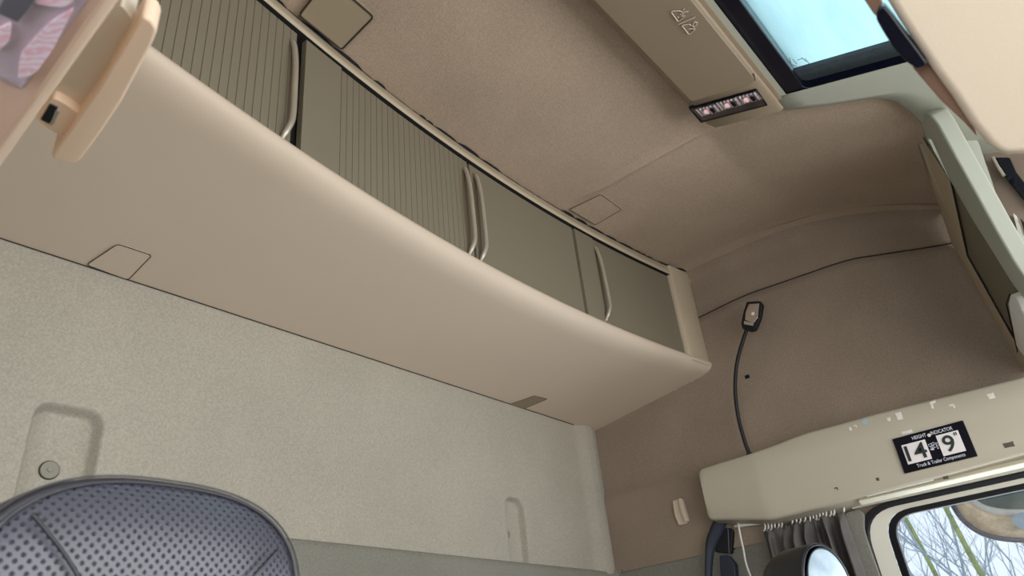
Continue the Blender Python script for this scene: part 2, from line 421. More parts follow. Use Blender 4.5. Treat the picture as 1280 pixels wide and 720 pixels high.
for k, (u, v) in enumerate(((886, 138), (912, 130), (936, 123))):
    c = CP(u, v, dz=-.0485); bb = MB()
    ux = Vector((1, 0, 0)); uy = Vector((0, 1, SL)).normalized()
    rr = []
    for q in range(13):
        a_ = -.019 + .038*q/12
        rr.append([c + uy*a_ + ux*t_ + Vector((0, 0, -.0012 + (.0016 if q % 2 else 0) + 3*(t_**2))) for t_ in (-.012, -.006, 0, .006, .012)])
    bb.grid(rr); re_ = bb.go('reflector', M['ribs'], con)
    MB().ellipsoid(c+uy*.004+Vector((0, 0, -.0016)), (.007, .006, .0012), 12, 6).go('bulb', M['rosy'], re_, label='pink bulb')
    MB().prism([c+ux*.007-uy*.010+Vector((0,0,-.003)), c-ux*.006-uy*.010+Vector((0,0,-.003)), c-ux*.006-uy*.003+Vector((0,0,-.003)), c+ux*.007-uy*.003+Vector((0,0,-.003))], (0, 0, .001)).go('bulb_cap', M['gloss'], re_)
MB().prism(L2, (0, 0, .0008)).go('lamp_lens', M['lens'], con)
# printed pictograms: child falling over a seat / belt
def stroke(pts, r, m, parent, name, dz=-.0465):
    return MB().tube([CP(*p, dz=dz) for p in pts], r, 5)
b = MB()
def Z2(u, v): return (830+u*55/792, v*50/720)
for pts in ([(135, 225), (150, 205), (270, 195), (320, 210)], [(135, 225), (250, 385), (275, 385), (360, 310), (375, 290)], [(260, 440), (560, 310)],
            [(325, 465), (335, 455), (460, 438), (490, 460)], [(325, 465), (440, 610), (470, 612), (555, 540), (550, 510)],
            [(510, 465), (550, 395), (600, 405), (585, 460), (545, 480), (510, 465)], [(540, 480), (540, 515), (450, 520)],
            [(365, 165), (330, 215), (340, 250), (290, 260)], [(440, 205), (370, 215), (340, 250), (310, 290), (385, 285)]):
    b.tube([CP(*Z2(*p), dz=-.0466) for p in pts], .00075, 5)
b.ellipsoid(CP(*Z2(257, 310), dz=-.0466), (.0012, .0012, .0004), 10, 5)
b.go('pictogram', M['icon'], con)
# ---------------------------------------------------------------- rear overhead cabinet
cab = thing('overhead_cabinet', 'long curved beige overhead locker across the rear wall with olive doors', 'cabinet', (.6, YR, .6))
def prof(x):
    y = lip(x); zr = .598
    zb = lambda yy: .598 + .13*(1-yy)
    P = [(YR, .598)]
    P += [(lerp(YR, y+.05, k/8), zb(lerp(YR, y+.05, k/8))) for k in range(1, 9)]
    a, bq, c = Vector((y+.05, zb(y+.05))), Vector((y+.002, zb(y+.002)-.001)), Vector((y-.001, .662))
    for k in range(1, 10):
        t = k/9; q = a*(1-t)**2 + bq*2*t*(1-t) + c*t*t; P.append((q.x, q.y))
    P += [(y+.000, .667), (y+.005, .6695), (y+.020, .668)]
    return P
xs = frange(XL, XW-.003, 70)
MB().grid([[(x, p[0], p[1]) for p in prof(x)] for x in xs]).go('underside', M['plas'], cab, smooth=True)
def proftop(x):
    y = lip(x)+.003
    e = ytop(x)
    return [(y+.02, .8895), (y+.004, .8895), (y, .8915), (y-.001, .895), (y+.001, .900), (e-.004, ZC-.006), (e, ZC-.003), (e+.01, ZC-.002)]
MB().grid([[(x, p[0], p[1]) for p in proftop(x)] for x in xs]).go('top_rail', M['trimedge'], cab, smooth=True)
# end frame next to the side wall
DE = 1.512
rows = []
for x, dy in ((DE, .014), (DE, .002), (DE+.006, 0), (1.55, 0), (1.585, .001), (XW-.002, .006)):
    rows.append([(x, lip(x)+dy, z) for z in frange(.655, .915, 8)])
MB().grid(rows).go('end_frame', M['trimedge'], cab, smooth=True)
# dark interior seen in the gaps
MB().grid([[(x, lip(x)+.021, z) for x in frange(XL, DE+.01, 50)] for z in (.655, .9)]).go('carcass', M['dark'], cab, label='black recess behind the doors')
MB().grid([[(x, lip(x)+dy, .8893) for x in frange(XL, DE+.01, 50)] for dy in (.004, .021)]).go('rail_gap_shade', M['dark'], cab)  # dark strip paints the shade in the gap under the rail
def panel(name, x0, x1, grooved, label, z0=.6695, z1=.8860, off=.009, m='door'):
    xs = []; gr = []
    n = int(round((x1-x0)/.0128)) if grooved else 0
    g = .0006
    pts = [(x0, .010), (x0+.0012, 0)]
    if n:
        st = (x1-x0)/n
        for k in range(1, n):
            xx = x0+k*st; pts += [(xx-g, 0), (xx, .0016), (xx+g, 0)]
    else:
        pts += [(lerp(x0+.0012, x1-.0012, k/14), 0) for k in range(1, 14)]
    pts += [(x1-.0012, 0), (x1, .010)]
    rows = []
    for (z, dy) in ((z0, .01), (z0, .001), (z0+.001, 0), (z1-.001, 0), (z1, .001), (z1, .01)):
        rows.append([(x, lip(x)+off+d+dy if not (d == .01) else lip(x)+off+.01, z) for x, d in pts])
    return MB().grid(rows).go(name, M[m], cab, smooth=False, label=label)
d1 = panel('door', -.20, .4275, True, 'grooved door at the left end')
f1 = panel('filler_panel', .4415, .5145, False, 'smooth upright panel', off=.006)
d2 = panel('door', .5155, .8235, True, 'grooved door right of the smooth upright panel')
d3 = panel('door', .8275, 1.151, False, 'smooth wide door')
f2 = panel('filler_panel', 1.156, 1.2215, False, 'narrow smooth upright panel', off=.007)
d4 = panel('door', 1.2225, 1.5075, False, 'smooth door at the right end')
panel('door', -.54, -.205, True, None)
# fine vertical ribbing of the smooth doors comes from the door colour only
def handle(x, dr, top=.868, bot=.664, s=1):
    y = lip(x)
    path = spline([(x-.002, y+.010, top), (x-.001, y+.004, top-.012), (x, y-.001, top-.05), (x, y-.003, lerp(top, bot, .55)), (x, y-.003, bot+.05), (x-.003*s, y-.002, bot+.030), (x-.010*s, y+.008, bot+.004)], 7)
    MB().tube(path, [.0044 if 3 < i < len(path)-4 else .0034 for i in range(len(path))], 10).go('handle', M['silver'], dr, smooth=True, label='silver bow handle')
    # finger recess beside the bar, its shade painted as a darker patch
    bb = MB(); rows = []
    for i in range(9):
        t = i/8; w = .008*math.sin(math.pi*(.12+.76*t))
        z = lerp(bot+.02, top-.008, t)
        rows.append([(x-.004-w+k*w*2/6, lip(x)+.0083+.0005*math.sin(math.pi*k/6), z) for k in range(7)])
    bb.grid(rows).go('finger_recess_shade', M['doorshade'], dr, smooth=True)
handle(.420, d1, .862); handle(.8135, d2); handle(.8435, d3); handle(1.226, d4, .866, .672)
# ragged black gasket along the roof joint
b = MB(); rr = random.Random(3)
x = .20
while x < 1.56:
    l = rr.choice([.02, .03, .05, .07]); w = rr.choice([.0008, .001, .0022, .0034, .0026])
    P = [(xx, ytop(xx)-.002-(w if 0 < k < 4 else .0002)*.8, zl(xx, ytop(xx))-.0035) for k, xx in enumerate(frange(x, x+l, 4))]
    b.tube(P, [w*.35, w*.9, w, w*.8, w*.3], 6); x += l*.92
b.go('gasket', M['black'], cab)
# bolt caps on the underside by the side wall
for (u, v) in ((868, 480), (847, 494)):
    p = onx(u, v, 1.598); MB().ellipsoid((p.x-.006, p.y, .598+.13*(1-p.y)-.001), (.003, .003, .0012), 10, 6).go('screw_cap', M['trimedge'], cab)
MB().tube([(x, YR-.0015, .5975) for x in (XL, .5, 1.5)], .0009, 6).go('wall_gap', M['stitch'], cab)
# access covers
def quadcover(name, label, pts, vec, m, group=None, r=.006, line=.0011):
    t = thing(name, label, 'cover', sum([Vector(p) for p in pts], Vector())/4, group)
    P = rnd(pts, r, 4)
    MB().prism(P, vec).go('panel', m, t, bevel=.0006)
    MB().tube([p for p in P], line, 6, closed=True).go('outline_gap', M['stitch'], t)
    return t
zbp = lambda p: .598+.13*(1-p.y)
def onunder(u, v, dz=-.0015):
    return onp(u, v, (0, 1, .598+dz), (0, .13, 1))
quadcover('access_cover', 'flush square cover on the locker underside at the left, thin dark outline', [onunder(*p) for p in ((108, 331), (147, 305), (190, 319), (160, 350))], (0, 0, .004), M['plas'], line=.0007)
quadcover('access_cover', 'small darker cover on the locker underside near its right end', [onunder(*p) for p in ((636, 506), (668, 495), (684, 499), (653, 512))], (0, 0, .004), M['console'], r=.002, line=.0004)
quadcover('access_cover', 'large smooth beige cover in the ceiling felt above the left locker doors', [onz(*p, ZC-.006) for p in ((374, 19), (398, -12), (424, -16), (467, 21), (427, 62))], (0, 0, .008), M['cover'], r=.006, line=.0016)
quadcover('access_cover', 'small felt covered square flap in the ceiling above the right locker doors', [onz(*p, ZC-.003) for p in ((712, 262), (751, 243), (777, 262), (744, 281))], (0, 0, .004), M['fab_ceil'], r=.004, line=.0007)
# wall plugs in the pockets
for (u, v, d, r, lab) in ((61, 588, .022, .011, 'large round grey plug in the wide wall pocket behind the passenger seat'), (634, 668, .012, .0065, 'small round grey plug in the narrow wall pocket')):
    p = ony(u, v, YR+d); n = 24
    t = thing('wall_plug', lab, 'plug', (p.x, YR+d, p.z))
    def disc(rad, y0, th, nm, m, pr=None, bv=.001):
        return MB().prism([(p.x+rad*math.cos(2*math.pi*k/n), y0, p.z+rad*math.sin(2*math.pi*k/n)) for k in range(n)], (0, th, 0)).go(nm, m, t, bevel=bv)
    disc(r, YR+d-.004, .008, 'cap', M['plug'])
    disc(r*.3, YR+d-.0055, .004, 'pin', M['plug'], bv=.0005)
    MB().tube([(p.x+r*1.03*math.cos(2*math.pi*k/n), YR+d-.001, p.z+r*1.03*math.sin(2*math.pi*k/n)) for k in range(n)], .0009, 6, closed=True).go('rim', M['stitch'], t)
# seams of the lining
def seam(name, pts, r, m='dark'):
    o = MB().tube(spline(pts, 10), r, 6).go(name, M[m], smooth=True, kind='structure'); return o
seam('trim_3', [onx(745, 536, 1.596), onx(747, 575, 1.595), onx(752, 610, 1.592), onx(763, 640, 1.588), onx(769, 670, 1.586), onx(772, 700, 1.586), onx(779, 714, 1.584)], .0026)
seam('trim_4', [(xside(y, zseam(y)-.004)-.0015, y, zseam(y)-.001) for y in frange(.066, .648, 12)], .0014, 'stitch')
# ---------------------------------------------------------------- door header shelf over the driver door
hd = thing('door_header_shelf', 'cream moulded shelf box over the driver door and curtain', 'shelf', (1.58, .3, .28))
top = [(872, 586), (900, 577), (936, 566), (965, 556), (1002, 541), (1040, 531), (1093, 516), (1280, 469)]
bot = [(1280, 568), (1175, 596), (1071, 622), (1040, 631), (1013, 637), (990, 644), (963, 650), (894, 650)]
def hx(y): return 1.52 + .03*ss(.56, .60, y)*0 + (.10*(y-.575) if y > .575 else 0)
def onh(u, v, off=0):
    p = onx(u, v, 1.52)
    for _ in range(6): p = onx(u, v, hx(p.y)+off)
    return p
T = [onh(*p) for p in top]; B = [onh(*p) for p in bot]
T.append(Vector((1.52, -.45, .413))); B.insert(0, Vector((1.52, -.45, .284)))
outl = rnd(T+B, [.012] + [0]*(len(T)-2) + [0, 0] + [0]*(len(B)-2) + [.02], 6)
# body as a strip of stations so the bend stays smooth
def ztop_h(y): return tab(y, sorted([(p.y, p.z) for p in T]))
def zbot_h(y): return tab(y, sorted([(p.y, p.z) for p in B]))
ys = sorted(set([round(v, 4) for v in frange(-.45, .55, 30)] + [round(v, 4) for v in frange(.55, .69, 16)]))
yend = T[0].y
ys = [y for y in ys if y < yend-.012] 
rows = []
def station(y, k=0):
    zt = ztop_h(y)-k; zb = zbot_h(y)+k; x = hx(y)
    return [(XW, y, zt), (x+.012, y, zt), (x+.004, y, zt-.002), (x, y, zt-.007), (x, y, lerp(zt, zb, .33)), (x, y, lerp(zt, zb, .66)), (x, y, zb+.006), (x+.004, y, zb+.001), (x+.012, y, zb), (XW, y, zb-.008)]
for y in ys: rows.append(station(y))
for k in range(1, 7):
    a = k/6*math.pi/2; rows.append(station(yend-.012+.012*math.sin(a), .010*(1-math.cos(a))))
rows.append([(XW-.002, yend, lerp(ztop_h(yend)-.01, zbot_h(yend)+.01, j/9)) for j in range(10)])
MB().grid(rows).go('body', M['header'], hd, smooth=True)
# cream rail under the shelf
MB().prism([(1.532, .40, .272), (1.545, .40, .266), (1.56, .40, .272), (1.545, .40, .281)], (0, -.8, .005)).go('lower_rail', M['cream'], hd, bevel=.002)
wl = MB().prism([onx(*p, 1.529) for p in ((1079, 618), (1084, 612), (1168, 595), (1166, 601), (1084, 621))], (.003, 0, 0)).go('warning_strip', M['white'], None, bevel=.0006)
tag(wl, 'long white plastic strip stuck along the lower edge of the cream door shelf', 'strip')
# height indicator
def pxs(u, v, x=1.5165): return onx(u, v, x)
hs = thing('height_sign', 'black height indicator plate reading 14 and 9 on the cream door shelf', 'sign', onx(1167, 558, 1.519))
c0 = onx(1114.5, 547.5, 1.516); c1_ = onx(1205, 526.5, 1.516); c3_ = onx(1131, 592, 1.516); c2_ = onx(1221, 570, 1.516)
yl = (c0.y+c3_.y)/2; yr = (c1_.y+c2_.y)/2; zt = (c0.z+c1_.z)/2; zb = (c2_.z+c3_.z)/2
MB().prism(rnd([(1.516, yl, zt), (1.516, yr, zt), (1.516, yr, zb), (1.516, yl, zb)], .001, 2), (.0045, 0, 0)).go('plate', M['gloss'], hs, bevel=.0006)
Wd = yl-yr; Hh = zt-zb
def sp(a, c, x=1.5155): return Vector((x, yl-a*Wd, zt-c*Hh))
def card(a0, a1, b0, b1): return MB().prism([sp(a0, b0), sp(a1, b0), sp(a1, b1), sp(a0, b1)], (.0008, 0, 0)).go('number_card', M['paper'], hs)
k1 = card(.09, .43, .24, .79); k2 = card(.585, .89, .22, .80)
XD = (0, -1, 0); YD = (0, 0, 1)
text('14', sp(.115, .715, 1.5150), XD, YD, Hh*.44, M['printdark'], hs, 'digits', width=Wd*.29)
text('9', sp(.64, .72, 1.5150), XD, YD, Hh*.45, M['printdark'], hs, 'digits', width=Wd*.155)
text('"', sp(.82, .50, 1.5150), XD, YD, Hh*.24, M['printdark'], hs, 'digits', width=Wd*.04)
text('HEIGHT', sp(.27, .175, 1.5152), XD, YD, Hh*.10, M['print'], hs, 'lettering', width=Wd*.20)
text('INDICATOR', sp(.535, .175, 1.5152), XD, YD, Hh*.10, M['print'], hs, 'lettering', width=Wd*.30)
text('Truck & Trailer Components', sp(.20, .93, 1.5152), XD, YD, Hh*.095, M['print'], hs, 'lettering', width=Wd*.66)
b = MB()   # small lorry outline
for pts in ([(.45, .44), (.45, .40), (.53, .38), (.53, .44), (.45, .46)], [(.47, .46), (.47, .52)], [(.49, .40), (.49, .52)], [(.51, .42), (.51, .5)], [(.535, .41), (.57, .41), (.575, .50), (.45, .54)], [(.55, .41), (.55, .5)]):
    b.tube([sp(*p, 1.5155) for p in pts], .00055, 5)
for a in (.47, .49, .555): b.ellipsoid(sp(a, .555, 1.5155), (.0005, .0014, .0014), 8, 5)
b.go('lorry_outline', M['print'], hs)
tg = MB().ellipsoid(sp(.505, .16, 1.5150), (.001, .0032, .0032), 10, 6).go('bare_spot', M['tape'], hs)
# bits of torn tape
bits = [((1063, 536), 3, 5, 0), ((1069, 533), 4, 4, 0), ((1111, 524), 4, 5, 0), ((1124, 520), 7, 10, 0), ((1167, 506), 7, 9, 0), ((1190, 508), 6, 6, 0), ((1239, 495), 7, 7, 0), ((1134, 540), 13, 4, 0),
        ((1045, 611), 5, 4, 1), ((1097, 599), 4, 4, 1), ((1261, 556), 11, 6, 1), ((1182, 597), 6, 4, 1)]
names = ['thin white tape scrap, first from the curtain side, on the cream shelf', 'small hooked white tape scrap beside the thin one on the cream shelf',
 'tiny white tape scrap right of the blue round sticker', 'rectangular white tape scrap between the blue sticker and the height sign top edge',
 'L shaped white tape scrap above the right half of the height sign', 'curled white tape scrap above the right corner of the height sign', 'square white tape scrap at the upper right of the cream shelf',
 'flat pinkish white scrap touching the top edge of the height sign', 'dark glue mark left on the cream shelf above the curtain hooks', 'small dark square mark lower left of the height sign',
 'dark torn sticker at the right end of the cream shelf', 'grey printed mark on the rail under the height sign']
for (q, w, h, dk), nm in zip(bits, names):
    c = onh(*q, off=-.0005); k = .00168
    rr = random.Random(hash(q[0]) % 97)
    if nm.startswith('L shaped'):
        pl = [(-.5, .5), (.5, .6), (.5, .25), (-.1, .15), (-.15, -.5), (-.5, -.4)]
    elif 'hook' in nm or 'curled' in nm:
        pl = [(-.5, .4), (.3, .5), (.5, .2), (.45, -.5), (.15, -.45), (.2, .05), (-.4, .1)]
    else: pl = [(-.5, .5), (.1, .42), (.5, .5), (.45, 0), (.5, -.5), (-.45, -.42)]
    bb = MB().prism([(c.x, c.y-a*w*k*.9, c.z+d*h*k*.9) for a, d in pl], (.0009, 0, 0))
    o = bb.go('tape_scrap' if not dk else 'sticker_mark', M['tape_dark' if dk else 'tape'])
    tag(o, nm, 'tape scrap' if not dk else 'mark', 'scraps of tape on the door shelf')
M['blue'] = mat('pale_blue_sticker_and_reflection', (160, 178, 190), .5)
c = onh(1081, 527, off=-.0003)
o = MB().prism([(c.x, c.y+.0055*math.cos(k*math.pi/8), c.z+.0055*math.sin(k*math.pi/8)) for k in range(16)], (.0009, 0, 0)).go('round_sticker', M['blue']); tag(o, 'small pale blue round sticker near the top of the cream shelf', 'sticker')
# ---------------------------------------------------------------- gooseneck lamp
gl = thing('gooseneck_lamp', 'black gooseneck reading lamp standing on the cream door shelf', 'lamp', onx(936, 566, 1.55))
path = spline([onx(937, 568, 1.552), onx(931, 552, 1.545), onx(923, 522, 1.54), (onx(919, 488, 1.53)), onx(921, 455, 1.52), onx(929, 425, 1.52), onx(935, 408, 1.515)], 8)
MB().tube(path, .0042, 10).go('stem', M['black'], gl, smooth=True)
MB().prism([(path[0].x+.008*math.cos(k*math.pi/6), path[0].y+.008*math.sin(k*math.pi/6), path[0].z-.006) for k in range(12)], (0, 0, .008)).go('base', M['black'], gl, bevel=.001)
hp = [onx(*p, 1.512) for p in ((933, 377), (950, 376), (953, 381), (950, 398), (944, 412), (938, 414), (928, 411), (926, 405), (929, 390))]
MB().prism(rnd(hp, .003, 3), (.012, 0, .0)).go('head', M['black'], gl, bevel=.002)
MB().prism(rnd([onx(*p, 1.5105) for p in ((936, 380), (949, 379), (947, 397), (942, 404), (931, 400), (932, 390))], .002, 3), (.003, 0, 0)).go('lens', M['chrome'], gl, bevel=.0006, label='pale glossy lens')
b = MB()
b.ellipsoid(onx(941, 392, 1.510), (.0012, .004, .004), 12, 6)
b.go('bulb', M['white'], gl, label='white bulb behind the lens')
MB().prism([onx(*p, 1.5098) for p in ((930, 401), (942, 404), (941, 407), (930, 405))], (.002, 0, 0)).go('switch', M['silver'], gl)
kn = thing('cable_clip', 'tiny black clip stuck on the felt side wall beside the gooseneck lamp', 'clip', onx(934, 471, 1.599))
c = onx(934, 471, 1.592)
MB().prism(rnd([(c.x, c.y+.0075, c.z+.006), (c.x, c.y-.0075, c.z+.006), (c.x, c.y-.0075, c.z-.006), (c.x, c.y+.0075, c.z-.006)], .003, 3), (.01, 0, 0)).go('body', M['black'], kn, bevel=.0015)
MB().prism([(c.x-.002, c.y+.002, c.z+.004), (c.x-.002, c.y-.004, c.z+.004), (c.x-.002, c.y-.004, c.z-.002), (c.x-.002, c.y+.002, c.z-.002)], (.003, 0, 0)).go('button', M['gloss'], kn, bevel=.001)
# ---------------------------------------------------------------- coat hook
ch = thing('coat_hook', 'small beige plastic coat hook on the side wall left of the cream shelf', 'hook', onx(848, 640, 1.59))
hk = [onx(*p, 1.576) for p in ((840, 626), (850, 623), (854, 632), (859, 654), (848, 657), (843, 645))]
MB().prism(rnd(hk, .004, 4), (.014, 0, 0)).go('plate', M['plas'], ch, bevel=.002)
MB().prism(rnd([onx(*p, 1.568) for p in ((848, 623), (852, 623), (860, 650), (857, 653), (851, 640))], .002, 3), (.01, 0, 0)).go('prong', M['plas'], ch, bevel=.002)
MB().tube(spline([onx(*p, 1.587) for p in ((832, 622), (840, 616), (850, 616), (857, 622), (859, 630))], 6), .0035, 8).go('wall_dimple', M['fab_side'], ch, smooth=True)
# ---------------------------------------------------------------- driver door with window
dr = thing('door_1', 'x', 'x', (XW, 0, ZFL)); del dr['label'], dr['category']; dr['kind'] = 'structure'
def rect(y1, z1, x, y0=-.42, z0=-.22, r=.05):
    return rnd([(x, y0, z0), (x, y1, z0), (x, y1, z1), (x, y0, z1)], [r*.6, r*.6, r, r*.6], 8)
X0 = XW-.020
R0 = rect(.432, .268, X0, -.50, -.86, .075); R1 = rect(.414, .2585, X0, -.485, -.845, .065)
R2 = rect(.3815, .2505, X0+.010, -.44, -.19, .055); R3 = rect(.366, .240, X0+.006, -.42, -.17, .045)
ring(R0, R1, (.012, 0, 0)).go('door_seal', M['black'], dr, bevel=.003, label='black rubber seal')
bb = MB(); n = len(R1); R1b = [p+Vector((.006, 0, 0)) for p in R1]; bb.add(R1b+R2, [(i, (i+1) % n, n+(i+1) % n, n+i) for i in range(n)]); bb.go('door_frame', M['frame'], dr, smooth=True)
ring(R2, R3, (.014, 0, 0)).go('window_seal', M['black'], dr, bevel=.0025, label='black rubber seal round the glass')
bb = MB(); bb.prism([p+Vector((.014, 0, 0)) for p in R3], (.003, 0, 0)).go('pane', M['glass'], dr)
MB().prism([(XW-.026, .425, .2685), (XW-.026, .425, .284), (XW-.026, -.45, .284), (XW-.026, -.45, .2685)], (.026, 0, 0)).go('trim_6', M['frame'], kind='structure')
# B pillar trim beside the door
pl = [onx(*p, 1.578) for p in ((1055, 641), (1072, 636), (1081, 643), (1081, 662), (1090, 690), (1104, 730), (1060, 730))]
MB().prism(rnd(pl, .006, 3), (.014, 0, 0)).go('trim_5', M['lowfab'], bevel=.004, kind='structure')
# ---------------------------------------------------------------- curtain
rail = thing('curtain_rail', 'thin white curtain rail under the cream door shelf', 'rail', onx(985, 650, 1.57))
ra = [onx(918, 658, 1.572), onx(950, 654, 1.572), onx(985, 649, 1.572), onx(1020, 642, 1.572), onx(1055, 633, 1.572)]
MB().tube(spline(ra, 6), .0032, 8).go('rod', M['white'], rail, smooth=True)
for i in (2, 20):
    p = spline(ra, 6)[i]; MB().box((p.x-.002, p.y-.004, p.z-.002), (XW+.0, p.y+.004, p.z+.012)).go('bracket', M['white'], rail)
cu = thing('window_curtain', 'charcoal pleated curtain bunched beside the driver door window', 'curtain', onx(1005, 720, 1.57))
yA = onx(955, 662, 1.565).y; yBq = onx(1058, 642, 1.565).y
N = 90; rows = []
def ctop(t): return -.003 + lerp(onx(955, 664, 1.565).z, onx(1058, 640, 1.565).z, t)
for j, h in enumerate([0, .008, .016, .022, .03, .05, .08, .14, .22, .34, .5, .8, 1.0]):
    r = []
    for i in range(N+1):
        t = i/N; ph = t*math.pi*2*7.2
        amp = (.004 + .011*ss(.0, .05, h))*(1.0 + .5*math.sin(t*17+1))
        w = math.sin(ph + 1.6*math.sin(t*9+1) + .5*h)
        x = 1.553 + amp*w + .004*math.sin(t*31+h*9)
        y = lerp(yA, yBq, t) + .010*ss(0, .06, h)*math.cos(ph+.4)*.6 + .02*h*(.5-t)
        z = ctop(t) - h*(.62) + (.004*math.sin(ph*2) if j == 0 else 0)
        r.append((x, y, z))
    rows.append(r)
o = MB().grid(rows).go('drape', M['curtain'], cu, smooth=True); o.modifiers.new('s', 'SOLIDIFY').thickness = .002
for (u, v) in [(956, 660), (960, 660), (964, 659), (968, 658), (973, 657), (977, 656), (990, 652), (995, 651), (1000, 650), (1006, 648), (1012, 650), (1016, 649), (1020, 648), (1024, 646), (1028, 645), (1032, 643), (1038, 641), (1042, 640), (1054, 637)]:
    p = onx(u, v-4, 1.566)
    MB().tube([(p.x, p.y, p.z+.003), (p.x-.004, p.y-.002, p.z-.002), (p.x-.006, p.y-.001, p.z-.009), (p.x-.006, p.y+.003, p.z-.013)], .0017, 6).go('hook', M['white'], cu)
# ---------------------------------------------------------------- seat belt + cable
sb = thing('seat_belt', 'dark seat belt hanging from the guide under the left end of the cream shelf', 'seat belt', onx(890, 690, 1.57))
def band(pl, pr, n, th, nm, m, par, x=1.56):
    A = spline([onx(*p, x) for p in pl], 6); Bb = spline([onx(*p, x+.01) for p in pr], 6)
    mb = MB(); mb.grid([[a, a.lerp(c, .33)+Vector((-.003, 0, 0)), a.lerp(c, .66)+Vector((-.002, 0, 0)), c] for a, c in zip(A, Bb)])
    o = mb.go(nm, m, par, smooth=True); o.modifiers.new('s', 'SOLIDIFY').thickness = th; return o
band([(893, 648), (887, 662), (882, 680), (881, 725)], [(912, 648), (904, 665), (893, 690), (890, 725)], 4, .003, 'webbing', M['web'], sb)
MB().prism(rnd([onx(*p, 1.572) for p in ((902, 660), (913, 660), (916, 664), (914, 692), (894, 690), (893, 683))], .003, 3), (.02, 0, 0)).go('height_adjuster', M['black'], sb, bevel=.002)
MB().tube([onx(910, 661, 1.570), onx(911.5, 692, 1.570)], .001, 6).go('slider_edge', M['thread'], sb)
MB().prism(rnd([onx(*p, 1.566) for p in ((899, 694), (909, 694), (918, 705), (921, 740), (901, 740))], .004, 3), (.02, 0, 0)).go('guide_loop', M['web'], sb, bevel=.003)
wc = MB().tube(spline([onx(922, 651, 1.57), onx(924, 662, 1.565), onx(929, 685, 1.56), onx(939, 722, 1.56), (1.57, .62, .0)], 8), .0021, 8).go('phone_cable', M['white'], smooth=True)
tag(wc, 'thin white cable hanging down beside the seat belt', 'cable')
# ---------------------------------------------------------------- seats
def headrest(par, cx, cy, ztop_, hw, hh, th, lean, mshell, mface, pname, plabel=None, seams=True, facex=1.0, drop=.34, e=2.6, yaw=0):
    """backrest with integrated head rest: loft of arch outlines from front (−y) to back"""
    N = 48
    ca, sa = math.cos(yaw), math.sin(yaw)
    def arch(sc_, dy, dz=0):
        P = []
        for k in range(N+1):
            a = math.pi*k/N
            c_, s_ = math.cos(a), math.sin(a)
            x = -hw*sc_*math.copysign(abs(c_)**(2/e), c_); z = hh*sc_*abs(s_)**(2/e)
            P.append((x, dy + lean*(hh-z), ztop_-hh+z+dz))
        lo = [( -hw*sc_*1.03, dy + lean*(hh+drop), ztop_-hh-drop)]; hi = [(hw*sc_*1.03, dy + lean*(hh+drop), ztop_-hh-drop)]
        P = lo+P+hi
        return [(cx + p[0]*ca - p[1]*sa, cy + p[0]*sa + p[1]*ca, p[2]) for p in P]
    prof = [(.90, 0), (.93, -.004), (.965, 0), (.99, .012), (1.0, .03), (1.0, .06), (.97, th-.02), (.88, th-.004), (.7, th)]
    MB().grid([arch(s_, d) for s_, d in prof]).go('shell', mshell, par, smooth=True)
    # padded front face, slightly domed
    fr_ = [arch(.915*facex*k, -.004 - .012*(1-(k)**4)) for k in (1, .97, .9, .78, .6, .4, .2, .02)]
    MB().grid(fr_).go(pname, mface, par, smooth=True, label=plabel)
    pp = arch(.918*facex, -.006)
    MB().tube(pp, .0012, 8).go('piping', mshell, par, smooth=True)
    MB().tube(arch(.975, -.001), .0007, 6).go('stitching', mshell, par, smooth=True)
    return arch
ps = thing('passenger_seat', 'perforated charcoal leather passenger seat top in the lower left foreground', 'seat', (.25, .55, ZFL))
PY = .50
arch = headrest(ps, .2435, PY, .1590, .1165, .085, .085, .10, M['leather'], M['perf'], 'cushion', 'perforated grey leather face')
def seam3(pts, nm='panel_seam'):
    MB().tube(spline([ony(*p, PY-.0145) for p in pts], 6), .0013, 6).go(nm, M['leather2'], ps, smooth=True)
seam3([(40, 642), (58, 664), (80, 692), (100, 725), (118, 765)])
seam3([(347, 688), (332, 704), (316, 722), (300, 750)])
MB().box((.13, .50, ZFL), (.38, .66, -.42)).go('seat_base', M['leather2'], ps, bevel=.02)
MB().box((.12, .34, -.50), (.385, .60, -.40)).go('seat_cushion', M['leather'], ps, bevel=.03)
ds = thing('driver_seat', 'black leather driver seat headrest with sky glare painted pale blue on its front in front of the curtain', 'seat', (1.26, .46, ZFL))
headrest(ds, 1.235, .402, .1745, .052, .07, .095, .03, M['leather2'], M['paleglare'], 'headrest_panel', 'front panel with sky glare painted in pale blue', facex=.93, drop=.08, yaw=math.radians(-24), e=2.1)
MB().prism(rnd([(1.12, .47, -.60), (1.40, .47, -.60), (1.38, .47, .10), (1.14, .47, .10)], .04, 5), (0, .09, 0)).go('backrest', M['leather2'], ds, bevel=.02)
MB().box((1.11, .14, -.62), (1.41, .52, -.50)).go('seat_cushion', M['leather2'], ds, bevel=.03)
MB().box((1.16, .2, ZFL), (1.36, .5, -.6)).go('seat_base', M['leather2'], ds, bevel=.01)
